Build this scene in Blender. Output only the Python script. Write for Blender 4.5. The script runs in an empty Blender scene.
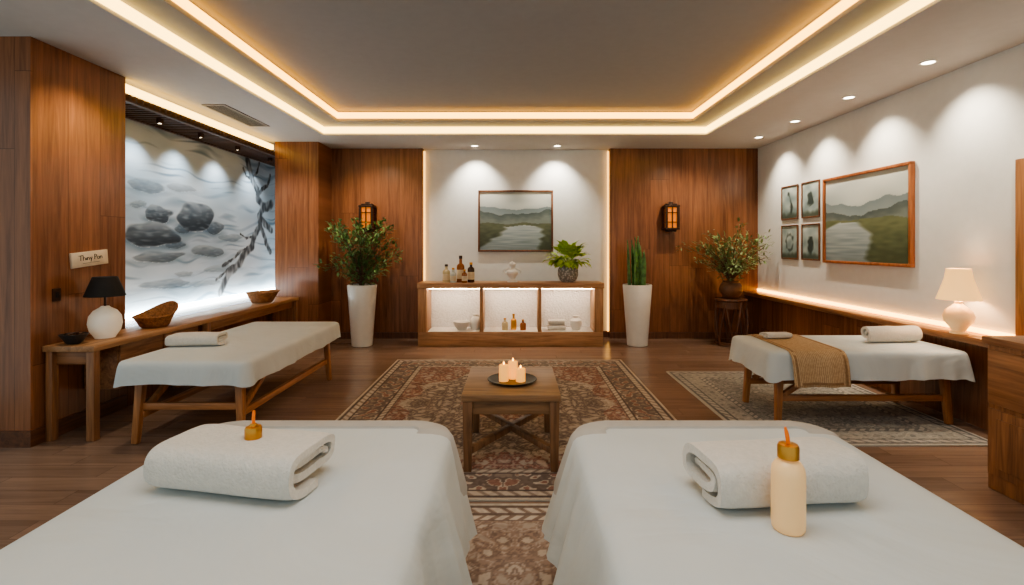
import bpy, bmesh, math, random
from mathutils import Vector, Matrix, noise
R = math.radians; PI = math.pi
random.seed(7)
S = bpy.context.scene; COL = S.collection

# ------------------------------------------------------------------ materials
def lin(c):
    c = max(0.0, min(1.0, c))
    return c/12.92 if c <= 0.04045 else ((c+0.055)/1.055)**2.4
def rgb(r, g, b): return (lin(r/255), lin(g/255), lin(b/255), 1)

class NT:
    def __init__(s, name):
        s.m = bpy.data.materials.new(name); s.m.use_nodes = True
        s.t = s.m.node_tree; s.b = s.t.nodes['Principled BSDF']
    def n(s, typ, **kw):
        nd = s.t.nodes.new(typ)
        for k, v in kw.items(): setattr(nd, k, v)
        return nd
    def l(s, a, b): s.t.links.new(a, b)
    def put(s, sock, v):
        if hasattr(v, 'is_linked'): s.l(v, sock)
        else: sock.default_value = v
    def math(s, op, a, b=None, c=None):
        nd = s.n('ShaderNodeMath', operation=op)
        s.put(nd.inputs[0], a)
        if b is not None: s.put(nd.inputs[1], b)
        if c is not None: s.put(nd.inputs[2], c)
        return nd.outputs[0]
    def obj(s): return s.n('ShaderNodeTexCoord').outputs['Object']
    def noise(s, vec, scale, detail=3, rough=.5, dist=0):
        nd = s.n('ShaderNodeTexNoise'); s.l(vec, nd.inputs['Vector'])
        nd.inputs['Scale'].default_value = scale; nd.inputs['Detail'].default_value = detail
        nd.inputs['Roughness'].default_value = rough; nd.inputs['Distortion'].default_value = dist
        return nd.outputs[0]
    def ramp(s, fac, stops):
        nd = s.n('ShaderNodeValToRGB'); s.l(fac, nd.inputs[0])
        e = nd.color_ramp.elements
        while len(e) < len(stops): e.new(.5)
        for k, (p, c) in enumerate(stops): e[k].position = p; e[k].color = c
        return nd.outputs[0]
    def mul(s, col, fac):
        nd = s.n('ShaderNodeMix', data_type='RGBA', blend_type='MULTIPLY')
        nd.inputs[0].default_value = 1
        s.put(nd.inputs[6], col); s.put(nd.inputs[7], fac)
        return nd.outputs[2]
    def bump(s, h, strength=.3, dist=.01):
        nd = s.n('ShaderNodeBump'); s.l(h, nd.inputs['Height'])
        nd.inputs['Strength'].default_value = strength; nd.inputs['Distance'].default_value = dist
        s.l(nd.outputs[0], s.b.inputs['Normal'])

def plain(name, c, rough=.5, metal=0, var=.1, scale=12, bump=0, bscale=60, bdist=.005, emis=None, estr=0, sheen=0, detail=3, bdis=0):
    k = NT(name); v = k.obj()
    f = k.noise(v, scale, 3)
    a = tuple(x*(1-var) for x in c[:3])+(1,); b = tuple(min(1, x*(1+var)) for x in c[:3])+(1,)
    k.l(k.ramp(f, [(.3, a), (.7, b)]), k.b.inputs['Base Color'])
    k.b.inputs['Roughness'].default_value = rough; k.b.inputs['Metallic'].default_value = metal
    if bump: k.bump(k.noise(v, bscale, detail, .5, bdis), bump, bdist)
    if emis:
        k.b.inputs['Emission Color'].default_value = emis; k.b.inputs['Emission Strength'].default_value = estr
    if sheen: k.b.inputs['Sheen Weight'].default_value = sheen
    return k.m

def boards(name, wa, la, w, L, dark, light, rough=.4, groove=.004, bump=.15, tone=.5, lo=.30, hi=.70):
    k = NT(name); sep = k.n('ShaderNodeSeparateXYZ'); k.l(k.obj(), sep.inputs[0])
    ax = {'x': 0, 'y': 1, 'z': 2}
    W = sep.outputs[ax[wa]]; Ls = sep.outputs[ax[la]]
    u = k.math('DIVIDE', W, w); iu = k.math('FLOOR', u); fu = k.math('FRACT', u)
    w1 = k.n('ShaderNodeTexWhiteNoise', noise_dimensions='1D'); k.l(iu, w1.inputs['W'])
    v = k.math('ADD', k.math('DIVIDE', Ls, L), k.math('MULTIPLY', w1.outputs[0], 7.0))
    iv = k.math('FLOOR', v); fv = k.math('FRACT', v)
    cb = k.n('ShaderNodeCombineXYZ'); k.l(iu, cb.inputs[0]); k.l(iv, cb.inputs[1])
    w2 = k.n('ShaderNodeTexWhiteNoise', noise_dimensions='2D'); k.l(cb.outputs[0], w2.inputs['Vector'])
    r2 = w2.outputs[0]
    cc = k.n('ShaderNodeCombineXYZ')
    k.l(k.math('ADD', k.math('MULTIPLY', W, 16.0), k.math('MULTIPLY', r2, 60.0)), cc.inputs[0])
    k.l(k.math('MULTIPLY', Ls, .8), cc.inputs[1]); k.l(k.math('MULTIPLY', r2, 30.0), cc.inputs[2])
    g = k.noise(cc.outputs[0], 1.0, 6, .6, .9)
    g2 = k.noise(cc.outputs[0], 5.0, 3, .6, .3)
    fac = k.math('ADD', k.math('MULTIPLY', g, .75), k.math('MULTIPLY', r2, tone))
    fac = k.math('ADD', fac, k.math('MULTIPLY', g2, .25))
    fac = k.math('SUBTRACT', fac, .5*tone)
    col = k.ramp(fac, [(lo, dark), (hi, light)])
    eu = k.math('MULTIPLY', k.math('MINIMUM', fu, k.math('SUBTRACT', 1.0, fu)), w)
    ev = k.math('MULTIPLY', k.math('MINIMUM', fv, k.math('SUBTRACT', 1.0, fv)), L)
    e = k.math('MINIMUM', eu, ev)
    gr = k.n('ShaderNodeMapRange'); k.l(e, gr.inputs[0])
    gr.inputs[1].default_value = 0; gr.inputs[2].default_value = groove
    gr.inputs[3].default_value = .4; gr.inputs[4].default_value = 1
    k.l(k.mul(col, gr.outputs[0]), k.b.inputs['Base Color'])
    k.b.inputs['Roughness'].default_value = rough
    k.bump(k.math('ADD', gr.outputs[0], k.math('MULTIPLY', g2, .15)), bump, .003)
    return k.m

def wood(name, axis, dark, light, rough=.42):
    k = NT(name); mp = k.n('ShaderNodeMapping'); k.l(k.obj(), mp.inputs[0])
    sc = {'x': (1.5, 22, 22), 'y': (22, 1.5, 22), 'z': (22, 22, 1.5)}[axis]
    mp.inputs['Scale'].default_value = sc
    g = k.noise(mp.outputs[0], 1.3, 6, .6, .8)
    k.l(k.ramp(g, [(.3, dark), (.72, light)]), k.b.inputs['Base Color'])
    k.b.inputs['Roughness'].default_value = rough
    k.bump(g, .08, .002)
    return k.m

def woven(name, a, b):
    k = NT(name); v = k.obj()
    w1 = k.n('ShaderNodeTexWave', wave_type='BANDS', bands_direction='X'); k.l(v, w1.inputs['Vector'])
    w1.inputs['Scale'].default_value = 22; w1.inputs['Distortion'].default_value = 3; w1.inputs['Detail'].default_value = 2
    n = k.noise(v, 50, 3)
    f = k.math('ADD', k.math('MULTIPLY', w1.outputs[1], .35), k.math('MULTIPLY', n, .65))
    k.l(k.ramp(f, [(.3, a), (.7, b)]), k.b.inputs['Base Color'])
    k.b.inputs['Roughness'].default_value = .7
    k.bump(k.noise(v, 140, 2), .3, .004)
    return k.m

def potted(name, a, b):
    k = NT(name); v = k.obj()
    vo = k.n('ShaderNodeTexVoronoi'); k.l(v, vo.inputs['Vector']); vo.inputs['Scale'].default_value = 34
    k.l(k.ramp(vo.outputs['Distance'], [(.15, b), (.6, a)]), k.b.inputs['Base Color'])
    k.b.inputs['Roughness'].default_value = .65
    k.bump(vo.outputs['Distance'], .6, .02)
    return k.m

def painted(name, rough=.6, bump=0, bscale=300):
    k = NT(name); a = k.n('ShaderNodeVertexColor', layer_name='Col')
    k.l(a.outputs[0], k.b.inputs['Base Color']); k.b.inputs['Roughness'].default_value = rough
    if bump: k.bump(k.noise(k.obj(), bscale, 2), bump, .004)
    return k.m

def emit(name, c, s, base=.8):
    k = NT(name); f = k.noise(k.obj(), 3, 2)
    a = tuple(x*.96 for x in c[:3])+(1,)
    k.l(k.ramp(f, [(.3, a), (.7, c)]), k.b.inputs['Emission Color'])
    k.b.inputs['Base Color'].default_value = (c[0]*base, c[1]*base, c[2]*base, 1)
    k.b.inputs['Emission Strength'].default_value = s
    return k.m

M = {}
WD, WL = rgb(94, 58, 40), rgb(170, 114, 77)
M['wallwood_x'] = boards('wall_wood_x', 'x', 'z', .31, 2.7, WD, WL, .27, .004, tone=.18, lo=.26, hi=.76)
M['wallwood_y'] = boards('wall_wood_y', 'y', 'z', .31, 2.7, WD, WL, .27, .004, tone=.18, lo=.26, hi=.76)
M['floor'] = boards('floor_planks', 'y', 'x', .17, 1.5, rgb(118, 96, 82), rgb(166, 138, 120), .22, .003, tone=.18, lo=.24, hi=.78)
M['plaster'] = plain('plaster', rgb(220, 221, 220), .85, var=.02, bump=.06, bscale=22, bdist=.01)
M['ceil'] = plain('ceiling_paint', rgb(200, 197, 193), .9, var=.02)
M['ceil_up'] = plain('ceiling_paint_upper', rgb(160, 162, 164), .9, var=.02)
M['wx'] = wood('wood_x', 'x', rgb(114, 76, 50), rgb(180, 128, 86))
M['wy'] = wood('wood_y', 'y', rgb(114, 76, 50), rgb(180, 128, 86))
M['wz'] = wood('wood_z', 'z', rgb(114, 76, 50), rgb(180, 128, 86))
M['bx'] = wood('bed_wood_x', 'x', rgb(136, 88, 52), rgb(196, 136, 86))
M['by'] = wood('bed_wood_y', 'y', rgb(136, 88, 52), rgb(196, 136, 86))
M['bz'] = wood('bed_wood_z', 'z', rgb(136, 88, 52), rgb(196, 136, 86))
M['lx'] = wood('light_wood_x', 'x', rgb(146, 104, 70), rgb(202, 156, 114))
M['ly'] = wood('light_wood_y', 'y', rgb(140, 100, 66), rgb(192, 146, 104))
M['lz'] = wood('light_wood_z', 'z', rgb(146, 104, 70), rgb(202, 156, 114))
M['dkz'] = wood('dark_wood_z', 'z', rgb(80, 50, 34), rgb(128, 84, 56))
M['dky'] = wood('dark_wood_y', 'y', rgb(80, 50, 34), rgb(128, 84, 56))
M['tabx'] = wood('table_wood_x', 'x', rgb(112, 84, 60), rgb(168, 132, 98))
M['tabz'] = wood('table_wood_z', 'z', rgb(98, 70, 48), rgb(150, 112, 80))
M['lattice'] = wood('lattice_wood', 'x', rgb(50, 32, 24), rgb(92, 64, 46))
M['sheet'] = plain('white_linen', rgb(206, 211, 210), .85, var=.03, scale=2.5, bump=.6, bscale=1.7, bdist=.06, sheen=.15, detail=4, bdis=.8)
M['sheet_fold'] = plain('folded_linen', rgb(182, 178, 171), .85, var=.05, bump=.4, bscale=5, bdist=.03, sheen=.15)
M['towel'] = plain('terry_towel', rgb(214, 209, 200), .95, var=.05, scale=60, bump=.7, bscale=130, bdist=.007, sheen=.3)
M['gold_cloth'] = woven('gold_runner_cloth', rgb(166, 132, 94), rgb(206, 176, 138))
M['gold_trim'] = plain('gold_runner_border', rgb(150, 116, 80), .7, var=.15, scale=60)
M['pad'] = plain('table_padding', rgb(190, 184, 174), .7)
M['ceramic'] = plain('white_ceramic', rgb(232, 230, 224), .3, var=.02)
M['lampwhite'] = plain('white_lamp_base', rgb(236, 232, 224), .35, var=.02, emis=rgb(255, 226, 186), estr=.16)  # faint emission puts a lit look into the ceramic base
M['planter'] = plain('white_planter', rgb(236, 234, 228), .35, var=.02)
M['black'] = plain('black_fabric', rgb(26, 24, 24), .8, var=.2)
M['dark_metal'] = plain('dark_bronze', rgb(62, 42, 30), .45, .4)
M['tray'] = plain('dark_slate_tray', rgb(44, 44, 46), .4, var=.15)
M['gold'] = plain('brushed_gold', rgb(206, 150, 72), .28, .9)
M['orange'] = plain('amber_tip', rgb(226, 120, 36), .4, emis=rgb(255, 110, 20), estr=.15)
M['cream_glass'] = plain('cream_glass_bottle', rgb(232, 202, 154), .3, var=.03, emis=rgb(255, 180, 100), estr=.22)  # weak emission gives the glass a painted-in warm glow, no lamp inside
M['wax'] = plain('candle_wax', rgb(240, 200, 124), .5, emis=rgb(255, 165, 66), estr=.9)
M['flame'] = emit('candle_flame', rgb(255, 180, 70), 14)
M['wick'] = plain('wick', rgb(30, 24, 20), .9)
M['amber'] = plain('amber_glass', rgb(150, 88, 38), .2)
M['dkglass'] = plain('dark_brown_glass', rgb(66, 44, 32), .2)
M['clearoil'] = plain('pale_oil_glass', rgb(206, 190, 150), .2)
M['clearglass'] = plain('pale_clear_glass', rgb(204, 206, 198), .15)
M['label'] = plain('paper_label', rgb(222, 206, 176), .8)
M['leaf'] = plain('olive_leaf', rgb(126, 148, 100), .5, var=.45, scale=9)
M['leaf_dark'] = plain('dark_leaf', rgb(104, 138, 82), .5, var=.5, scale=9)
M['leaf_bright'] = plain('bright_leaf', rgb(176, 204, 76), .45, var=.3, scale=14)
M['snake'] = plain('snake_plant_leaf', rgb(88, 132, 72), .45, var=.5, scale=18)
M['bark'] = plain('bark', rgb(104, 80, 58), .9, var=.3, bump=.4)
M['soil'] = plain('soil', rgb(54, 40, 30), .95, var=.3, bump=.6)
M['stonepot'] = potted('grey_patterned_pot', rgb(130, 127, 122), rgb(196, 192, 186))
M['brownpot'] = plain('brown_clay_pot', rgb(112, 78, 54), .55, var=.25)
M['wicker'] = plain('wicker', rgb(150, 102, 60), .75, var=.4, scale=40, bump=.9, bscale=70, bdist=.012)
M['lampshade'] = plain('lit_cream_shade', rgb(236, 206, 160), .8, var=.02, emis=rgb(255, 184, 92), estr=.95)
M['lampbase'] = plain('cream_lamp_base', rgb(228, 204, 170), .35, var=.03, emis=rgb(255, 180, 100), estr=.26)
M['glow_warm'] = emit('lantern_glass', rgb(255, 142, 52), .65, .3)
M['led_white'] = emit('led_warm_white', rgb(255, 208, 116), 5.5)
M['led_amber'] = emit('led_amber', rgb(255, 178, 68), 7.0)
M['led_ledge'] = emit('led_ledge', rgb(255, 178, 80), 10)
M['led_edge'] = emit('led_edge', rgb(255, 190, 100), 3)
M['led_cool'] = emit('led_cool', rgb(232, 240, 240), 26)
M['led_bay'] = emit('led_bay', rgb(255, 238, 212), 30)
M['lens'] = emit('downlight_lens', rgb(255, 240, 214), 14)
M['whitemetal'] = plain('white_metal', rgb(214, 208, 200), .5)
M['vent'] = plain('grey_vent', rgb(150, 144, 138), .6)
M['ventdark'] = plain('grey_vent_louvre', rgb(92, 88, 84), .6)
M['frame'] = wood('frame_wood', 'z', rgb(130, 76, 44), rgb(182, 114, 72))
M['frame_dark'] = wood('frame_dark_wood', 'z', rgb(84, 54, 38), rgb(134, 90, 62))
M['art'] = painted('painted_art', .55)
M['mural'] = painted('ink_mural', .75)
M['rug'] = painted('rug_wool', .95, .5, 260)
M['placard'] = plain('pale_placard', rgb(220, 204, 182), .7)
M['bayback'] = plain('bay_back_panel', rgb(240, 238, 234), .8, var=.08, scale=60, bump=.6, bscale=40, bdist=.02)

# ------------------------------------------------------------------ mesh builder
class MB:
    def __init__(s): s.bm = bmesh.new()
    def box(s, x0, x1, y0, y1, z0, z1, bev=0, seg=2, mat=None):
        P = [(x, y, z) for z in (z0, z1) for y in (y0, y1) for x in (x0, x1)]
        v = [s.bm.verts.new(mat @ Vector(p) if mat else p) for p in P]
        fs = [s.bm.faces.new([v[i] for i in q]) for q in
              ((0, 2, 3, 1), (4, 5, 7, 6), (0, 1, 5, 4), (2, 6, 7, 3), (0, 4, 6, 2), (1, 3, 7, 5))]
        if bev:
            es = list({e for f in fs for e in f.edges})
            bmesh.ops.bevel(s.bm, geom=es, offset=bev, segments=seg, affect='EDGES', profile=.5)
        return s
    def beam(s, p0, p1, w0, d0, w1=None, d1=None, bev=0):
        p0 = Vector(p0); p1 = Vector(p1); d = (p1-p0); L = d.length; d.normalize()
        w1 = w0 if w1 is None else w1; d1 = d0 if d1 is None else d1
        up = Vector((0, 1, 0)) if abs(d.z) > .7 else Vector((0, 0, 1))
        a = up.cross(d).normalized(); b = d.cross(a)
        vs = []
        for p, w, dd in ((p0, w0, d0), (p1, w1, d1)):
            for sx, sy in ((-1, -1), (1, -1), (1, 1), (-1, 1)):
                vs.append(s.bm.verts.new(p+a*sx*w/2+b*sy*dd/2))
        fs = [s.bm.faces.new([vs[i] for i in q]) for q in
              ((0, 3, 2, 1), (4, 5, 6, 7), (0, 1, 5, 4), (1, 2, 6, 5), (2, 3, 7, 6), (3, 0, 4, 7))]
        if bev:
            es = list({e for f in fs for e in f.edges})
            bmesh.ops.bevel(s.bm, geom=es, offset=bev, segments=2, affect='EDGES', profile=.5)
        return s
    def tube(s, pts, rad, seg=8):
        pts = [Vector(p) for p in pts]; n = len(pts)
        if not isinstance(rad, (list, tuple)): rad = [rad]*n
        rings = []
        for i, p in enumerate(pts):
            d = (pts[min(i+1, n-1)]-pts[max(i-1, 0)]).normalized()
            up = Vector((0, 0, 1)) if abs(d.z) < .9 else Vector((1, 0, 0))
            a = up.cross(d).normalized(); b = d.cross(a)
            rings.append([s.bm.verts.new(p+(a*math.cos(2*PI*k/seg)+b*math.sin(2*PI*k/seg))*rad[i]) for k in range(seg)])
        for A, B in zip(rings, rings[1:]):
            for k in range(seg): s.bm.faces.new((A[k], A[(k+1) % seg], B[(k+1) % seg], B[k]))
        s.bm.faces.new(rings[0][::-1]); s.bm.faces.new(rings[-1])
        return s
    def lathe(s, prof, c=(0, 0, 0), seg=32, mod=None, sx=1, sy=1):
        rings = []
        for r, z in prof:
            if r < 1e-5: rings.append([s.bm.verts.new((c[0], c[1], c[2]+z))]); continue
            ring = []
            for k in range(seg):
                t = 2*PI*k/seg; rr, zz = (r, z) if mod is None else mod(r, z, t)
                ring.append(s.bm.verts.new((c[0]+rr*math.cos(t)*sx, c[1]+rr*math.sin(t)*sy, c[2]+zz)))
            rings.append(ring)
        for A, B in zip(rings, rings[1:]):
            if len(A) == 1 and len(B) == 1: continue
            for k in range(seg):
                k2 = (k+1) % seg
                if len(A) == 1: s.bm.faces.new((A[0], B[k2], B[k]))
                elif len(B) == 1: s.bm.faces.new((A[k], A[k2], B[0]))
                else: s.bm.faces.new((A[k], A[k2], B[k2], B[k]))
        return s
    def leaf(s, p, d, L, w, fold=.15, droop=.2):
        d = Vector(d).normalized(); up = Vector((0, 0, 1)) if abs(d.z) < .95 else Vector((1, 0, 0))
        a = d.cross(up).normalized(); n = a.cross(d)
        p = Vector(p)
        m1 = p+d*L*.35-n*fold*w; m2 = p+d*L*.7-n*(fold*w+droop*L*.2); tip = p+d*L-n*droop*L
        b = s.bm.verts.new(p); c1 = s.bm.verts.new(m1); c2 = s.bm.verts.new(m2); t = s.bm.verts.new(tip)
        l1 = s.bm.verts.new(m1+a*w*.5+n*fold*w); l2 = s.bm.verts.new(m2+a*w*.38+n*fold*w)
        r1 = s.bm.verts.new(m1-a*w*.5+n*fold*w); r2 = s.bm.verts.new(m2-a*w*.38+n*fold*w)
        for q in ((b, c1, l1), (l1, c1, c2, l2), (l2, c2, t), (b, r1, c1), (r1, r2, c2, c1), (r2, t, c2)):
            s.bm.faces.new(q)
    def build(s, name, mat, parent=None, loc=(0, 0, 0), ang=38, recalc=True):
        if recalc: bmesh.ops.recalc_face_normals(s.bm, faces=s.bm.faces[:])
        me = bpy.data.meshes.new(name); s.bm.to_mesh(me); s.bm.free()
        me.polygons.foreach_set('use_smooth', [True]*len(me.polygons))
        me.set_sharp_from_angle(angle=R(ang))
        me.materials.append(mat)
        o = bpy.data.objects.new(name, me); COL.objects.link(o); o.location = loc
        if parent: o.parent = parent
        return o

def tag(o, label, cat, group=None):
    o['label'] = label; o['category'] = cat
    if group: o['group'] = group
    return o
def thing(name, label, cat, loc, rz=0, group=None):
    o = bpy.data.objects.new(name, None); COL.objects.link(o); o.empty_display_size = .1
    o.location = loc; o.rotation_euler = (0, 0, rz)
    return tag(o, label, cat, group)
def struct(name, mb, mat, ang=38):
    o = mb.build(name, mat, ang=ang); o['kind'] = 'structure'; return o
TN = [0]
def trim(mb, mat):
    TN[0] += 1; return struct('trim_%d' % TN[0], mb, mat)

def art(name, w, h, nx, ny, fn, mat, parent, plane, loc=(0, 0, 0)):
    verts = []; cols = []
    for j in range(ny+1):
        for i in range(nx+1):
            u = i/nx; v = j/ny; a = (u-.5)*w; b = (v-.5)*h
            verts.append({'back': (a, 0, b), 'right': (0, -a, b), 'left': (0, a, b), 'floor': (a, b, 0)}[plane])
            c = fn(u, v); cols += [lin(c[0]/255), lin(c[1]/255), lin(c[2]/255), 1]
    faces = [(j*(nx+1)+i, j*(nx+1)+i+1, (j+1)*(nx+1)+i+1, (j+1)*(nx+1)+i) for j in range(ny) for i in range(nx)]
    me = bpy.data.meshes.new(name); me.from_pydata(verts, [], faces)
    at = me.color_attributes.new('Col', 'FLOAT_COLOR', 'POINT'); at.data.foreach_set('color', cols)
    me.materials.append(mat)
    o = bpy.data.objects.new(name, me); COL.objects.link(o); o.location = loc
    if parent: o.parent = parent
    return o

def mixc(a, b, t):
    t = max(0, min(1, t)); return tuple(x+(y-x)*t for x, y in zip(a, b))
def nz(x, y, z=0): return noise.noise(Vector((x, y, z)))

# ------------------------------------------------------------------ room shell
CH = 3.05
struct('floor', MB().box(-5, 4.1, -1.5, 8.9, -.1, 0), M['floor'])
m = MB()
m.box(-5, -2.7, -1.5, 8.9, CH, 3.17); m.box(2.7, 4.1, -1.5, 8.9, CH, 3.17); m.box(-2.7, 2.7, 7.05, 8.9, CH, 3.17)
struct('ceiling', m, M['ceil'])
m = MB()
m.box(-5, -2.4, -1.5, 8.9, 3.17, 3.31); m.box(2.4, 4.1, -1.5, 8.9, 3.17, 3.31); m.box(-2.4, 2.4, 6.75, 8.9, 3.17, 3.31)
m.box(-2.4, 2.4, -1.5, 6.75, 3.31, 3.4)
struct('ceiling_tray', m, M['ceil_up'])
# cove light strips
m = MB(); m.box(-2.7, -2.685, -1.4, 7.05, 3.075, 3.162); m.box(2.685, 2.7, -1.4, 7.05, 3.075, 3.162); m.box(-2.685, 2.685, 7.035, 7.05, 3.075, 3.162)
trim(m, M['led_white'])
m = MB(); m.box(-2.4, -2.385, -1.4, 6.75, 3.21, 3.285); m.box(2.385, 2.4, -1.4, 6.75, 3.21, 3.285); m.box(-2.385, 2.385, 6.735, 6.75, 3.21, 3.285)
trim(m, M['led_amber'])

struct('wall_back', MB().box(-3.6, 4.1, 8.15, 8.85, 0, CH), M['plaster'])
struct('wall_right', MB().box(3.9, 4.1, -1.5, 8.15, 0, CH), M['plaster'])
m = MB(); m.box(-5, -3.6, 3.73, 4.62, 0, CH)
struct('wall_left', m, M['wallwood_y'])
# front facing cladding of the left wall block
trim(MB().box(-5, -3.6, 3.715, 3.73, .12, CH), M['wallwood_x'])
# alcove shell (back of the mural recess)
m = MB(); m.box(-4.3, -4.12, 4.62, 8.85, 0, CH); m.box(-4.12, -3.6, 8.75, 8.85, 0, CH)
struct('wall_left_alcove', m, M['plaster'])
trim(MB().box(-4.12, -3.6, 4.62, 8.75, 0, .73), M['wallwood_y'])             # parapet under the mural
trim(MB().box(-3.6, -2.95, 7.5, 8.15, 0, CH), M['wallwood_x'])               # pilaster
trim(MB().box(-2.95, -1.48, 8.03, 8.15, 0, CH), M['wallwood_x'])             # left wood panel
trim(MB().box(1.52, 3.9, 8.03, 8.15, 0, CH), M['wallwood_x'])                # right wood panel
m = MB(); m.box(-1.48, -1.462, 8.10, 8.14, .1, CH-.03); m.box(1.502, 1.52, 8.10, 8.14, .1, CH-.03)
trim(m, M['led_edge'])
# LED line over alcove and header
trim(MB().box(-3.66, -3.62, 4.65, 7.5, 2.93, 3.0), M['led_white'])
trim(MB().box(-4.11, -4.03, 4.7, 8.7, .735, .77), M['led_cool'])
# right ledge, wainscot
trim(MB().box(3.82, 3.9, 3.15, 8.03, 0, .70), M['wallwood_y'])
trim(MB().box(3.68, 3.9, 3.15, 8.03, .70, .755, .004), M['wy'])
trim(MB().box(3.875, 3.9, 3.9, 8.0, .765, .80), M['led_ledge'])
trim(MB().box(3.86, 3.9, 3.15, 3.86, .76, 2.16, .004), M['wz'])
m = MB(); m.box(-5, -3.585, 3.70, 3.715, 0, .12); m.box(-3.6, -3.585, 3.715, 4.62, 0, .12)
struct('baseboard_left', m, M['dky'])
m = MB(); m.box(-2.95, -1.48, 8.015, 8.03, 0, .1); m.box(1.52, 3.82, 8.015, 8.03, 0, .1); m.box(-1.48, 1.52, 8.135, 8.15, 0, .1)
struct('baseboard_back', m, M['dkz'])

# slat lattice above the mural
m = MB()
for i in range(52):
    y = 4.68+i*.079
    m.box(-4.11, -3.61, y, y+.03, 2.85, 2.91)
m.box(-3.66, -3.61, 4.63, 8.74, 2.84, 2.86); m.box(-4.11, -4.07, 4.63, 8.74, 2.84, 2.86)
tag(m.build('slat_canopy', M['lattice']), 'dark wooden slatted canopy running above the stone mural', 'slats')

# ------------------------------------------------------------------ mural
MX = -4.115
def wallpt(px, py):
    Y = -MX*500/(515-px); return Y, 1.5+(245-py)*Y/500
ST = []
for px, py, rx, ry, dk in ((222, 268, 17, 4, .35), (208, 251, 16, 6, .6), (158, 257, 24, 6, .65), (146, 186, 18, 7, .5),
                       (182, 188, 15, 4, .3), (230, 238, 12, 4, .4), (165, 284, 24, 5, .5),
                       (205, 283, 16, 3, .3), (138, 204, 8, 4, .4), (184, 274, 9, 3, .35), (176, 244, 10, 5, .7),
                       (158, 214, 13, 9, .95), (153, 234, 26, 13, 1), (184, 228, 9, 6, .8), (215, 228, 9, 7, .8), (196, 217, 18, 15, 1)):
    Y, z = wallpt(px, py); Y2, _ = wallpt(px+rx, py)
    ST.append((Y, z, Y2-Y, ry*Y/500, dk))
def pl(*pp): return [wallpt(*p) for p in pp]
BR = [(pl((247, 160), (250, 170), (252, 180), (257, 190), (258, 199), (263, 207), (259, 216), (260, 226), (254, 236), (252, 246), (243, 255), (239, 264), (228, 274), (220, 292)), .075),
      (pl((258, 196), (262, 189), (267, 186), (270, 176)), .04), (pl((263, 207), (267, 207), (271, 204)), .09), (pl((252, 246), (240, 251), (234, 258), (222, 266)), .032),
      (pl((252, 180), (246, 176), (243, 168)), .028), (pl((260, 226), (264, 236), (266, 244), (270, 252)), .06), (pl((252, 178), (257, 172), (259, 163)), .024),
      (pl((259, 216), (265, 224), (271, 230)), .07), (pl((239, 264), (232, 266), (216, 280)), .024), (pl((254, 236), (246, 238), (240, 234)), .02)]
def segd(p, a, b):
    ax, ay = a; bx, by = b; dx, dy = bx-ax, by-ay
    t = max(0, min(1, ((p[0]-ax)*dx+(p[1]-ay)*dy)/(dx*dx+dy*dy+1e-9)))
    return math.hypot(p[0]-ax-t*dx, p[1]-ay-t*dy)
MY0, MY1, MZ0, MZ1 = 4.64, 8.74, .735, 2.84
def mural_fn(u, v):
    Y = MY0+u*(MY1-MY0); z = MZ0+v*(MZ1-MZ0)
    n = nz(Y*1.2, z*3.2, 3)*.6+nz(Y*3, z*8, 5)*.4
    c = mixc((210, 224, 234), (166, 190, 206), .3+n*.9-(z-1.6)*.1)
    w = nz(Y*.9+3, z*9+nz(Y*2, z*2)*1.5, 9)
    if w > .22: c = mixc(c, (122, 150, 172), (w-.22)*1.6)
    w = nz(Y*1.6+7, z*22+nz(Y*2, z*2)*2.5, 19)
    if w > .26: c = mixc(c, (102, 130, 153), (w-.26)*1.5)
    for i, (sy, sz, ry, rz, dk) in enumerate(ST):
        dy, dz = (Y-sy)/ry, (z-sz)/rz
        if abs(dy) > 1.7 or abs(dz) > 2: continue
        dd = dz+.18*dy*math.sin(i*2.3)
        e = abs(dy)**2.0+abs(dd)**2.0+nz(dy*1.1+i*3, dz*1.1, i)*.75
        if e < 1:
            sh = (dd+.6)/1.8-.12*dy
            cc = mixc((50, 62, 73), (186, 200, 210), sh**1.2 if sh > 0 else 0)
            cc = mixc(cc, (64, 78, 90), .5*max(0, nz(dy*2.2+i, dz*2.2, 4)*2))
            cc = mixc(cc, (194, 208, 216), .4*max(0, nz(dy*3+i, dz*5, 14)*1.6))
            c = mixc(c, cc, min(1, (1-e)*5)*dk)
        elif e < 2.6 and dz < 0:
            c = mixc(c, (84, 110, 132), (2.6-e)*.36*dk*min(1, -dz*1.5))
    for P, th in BR:
        for a, b in zip(P, P[1:]):
            d = segd((Y, z), a, b)+nz(Y*8, z*8, 1)*.018+nz(Y*26, z*26, 1)*.008
            if d < th: c = mixc(c, mixc((62, 68, 74), (156, 164, 170), nz(Y*16, z*8, 8)*1.3+.38), min(1, (th-d)/th*2.2)*.95)
    return c
mu = art('wall_mural', MY1-MY0, MZ1-MZ0, 440, 230, mural_fn, M['mural'], None, 'left', (MX+.004, (MY0+MY1)/2, (MZ0+MZ1)/2))
tag(mu, 'large blue grey ink mural of river stones and driftwood branch', 'mural')

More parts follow.
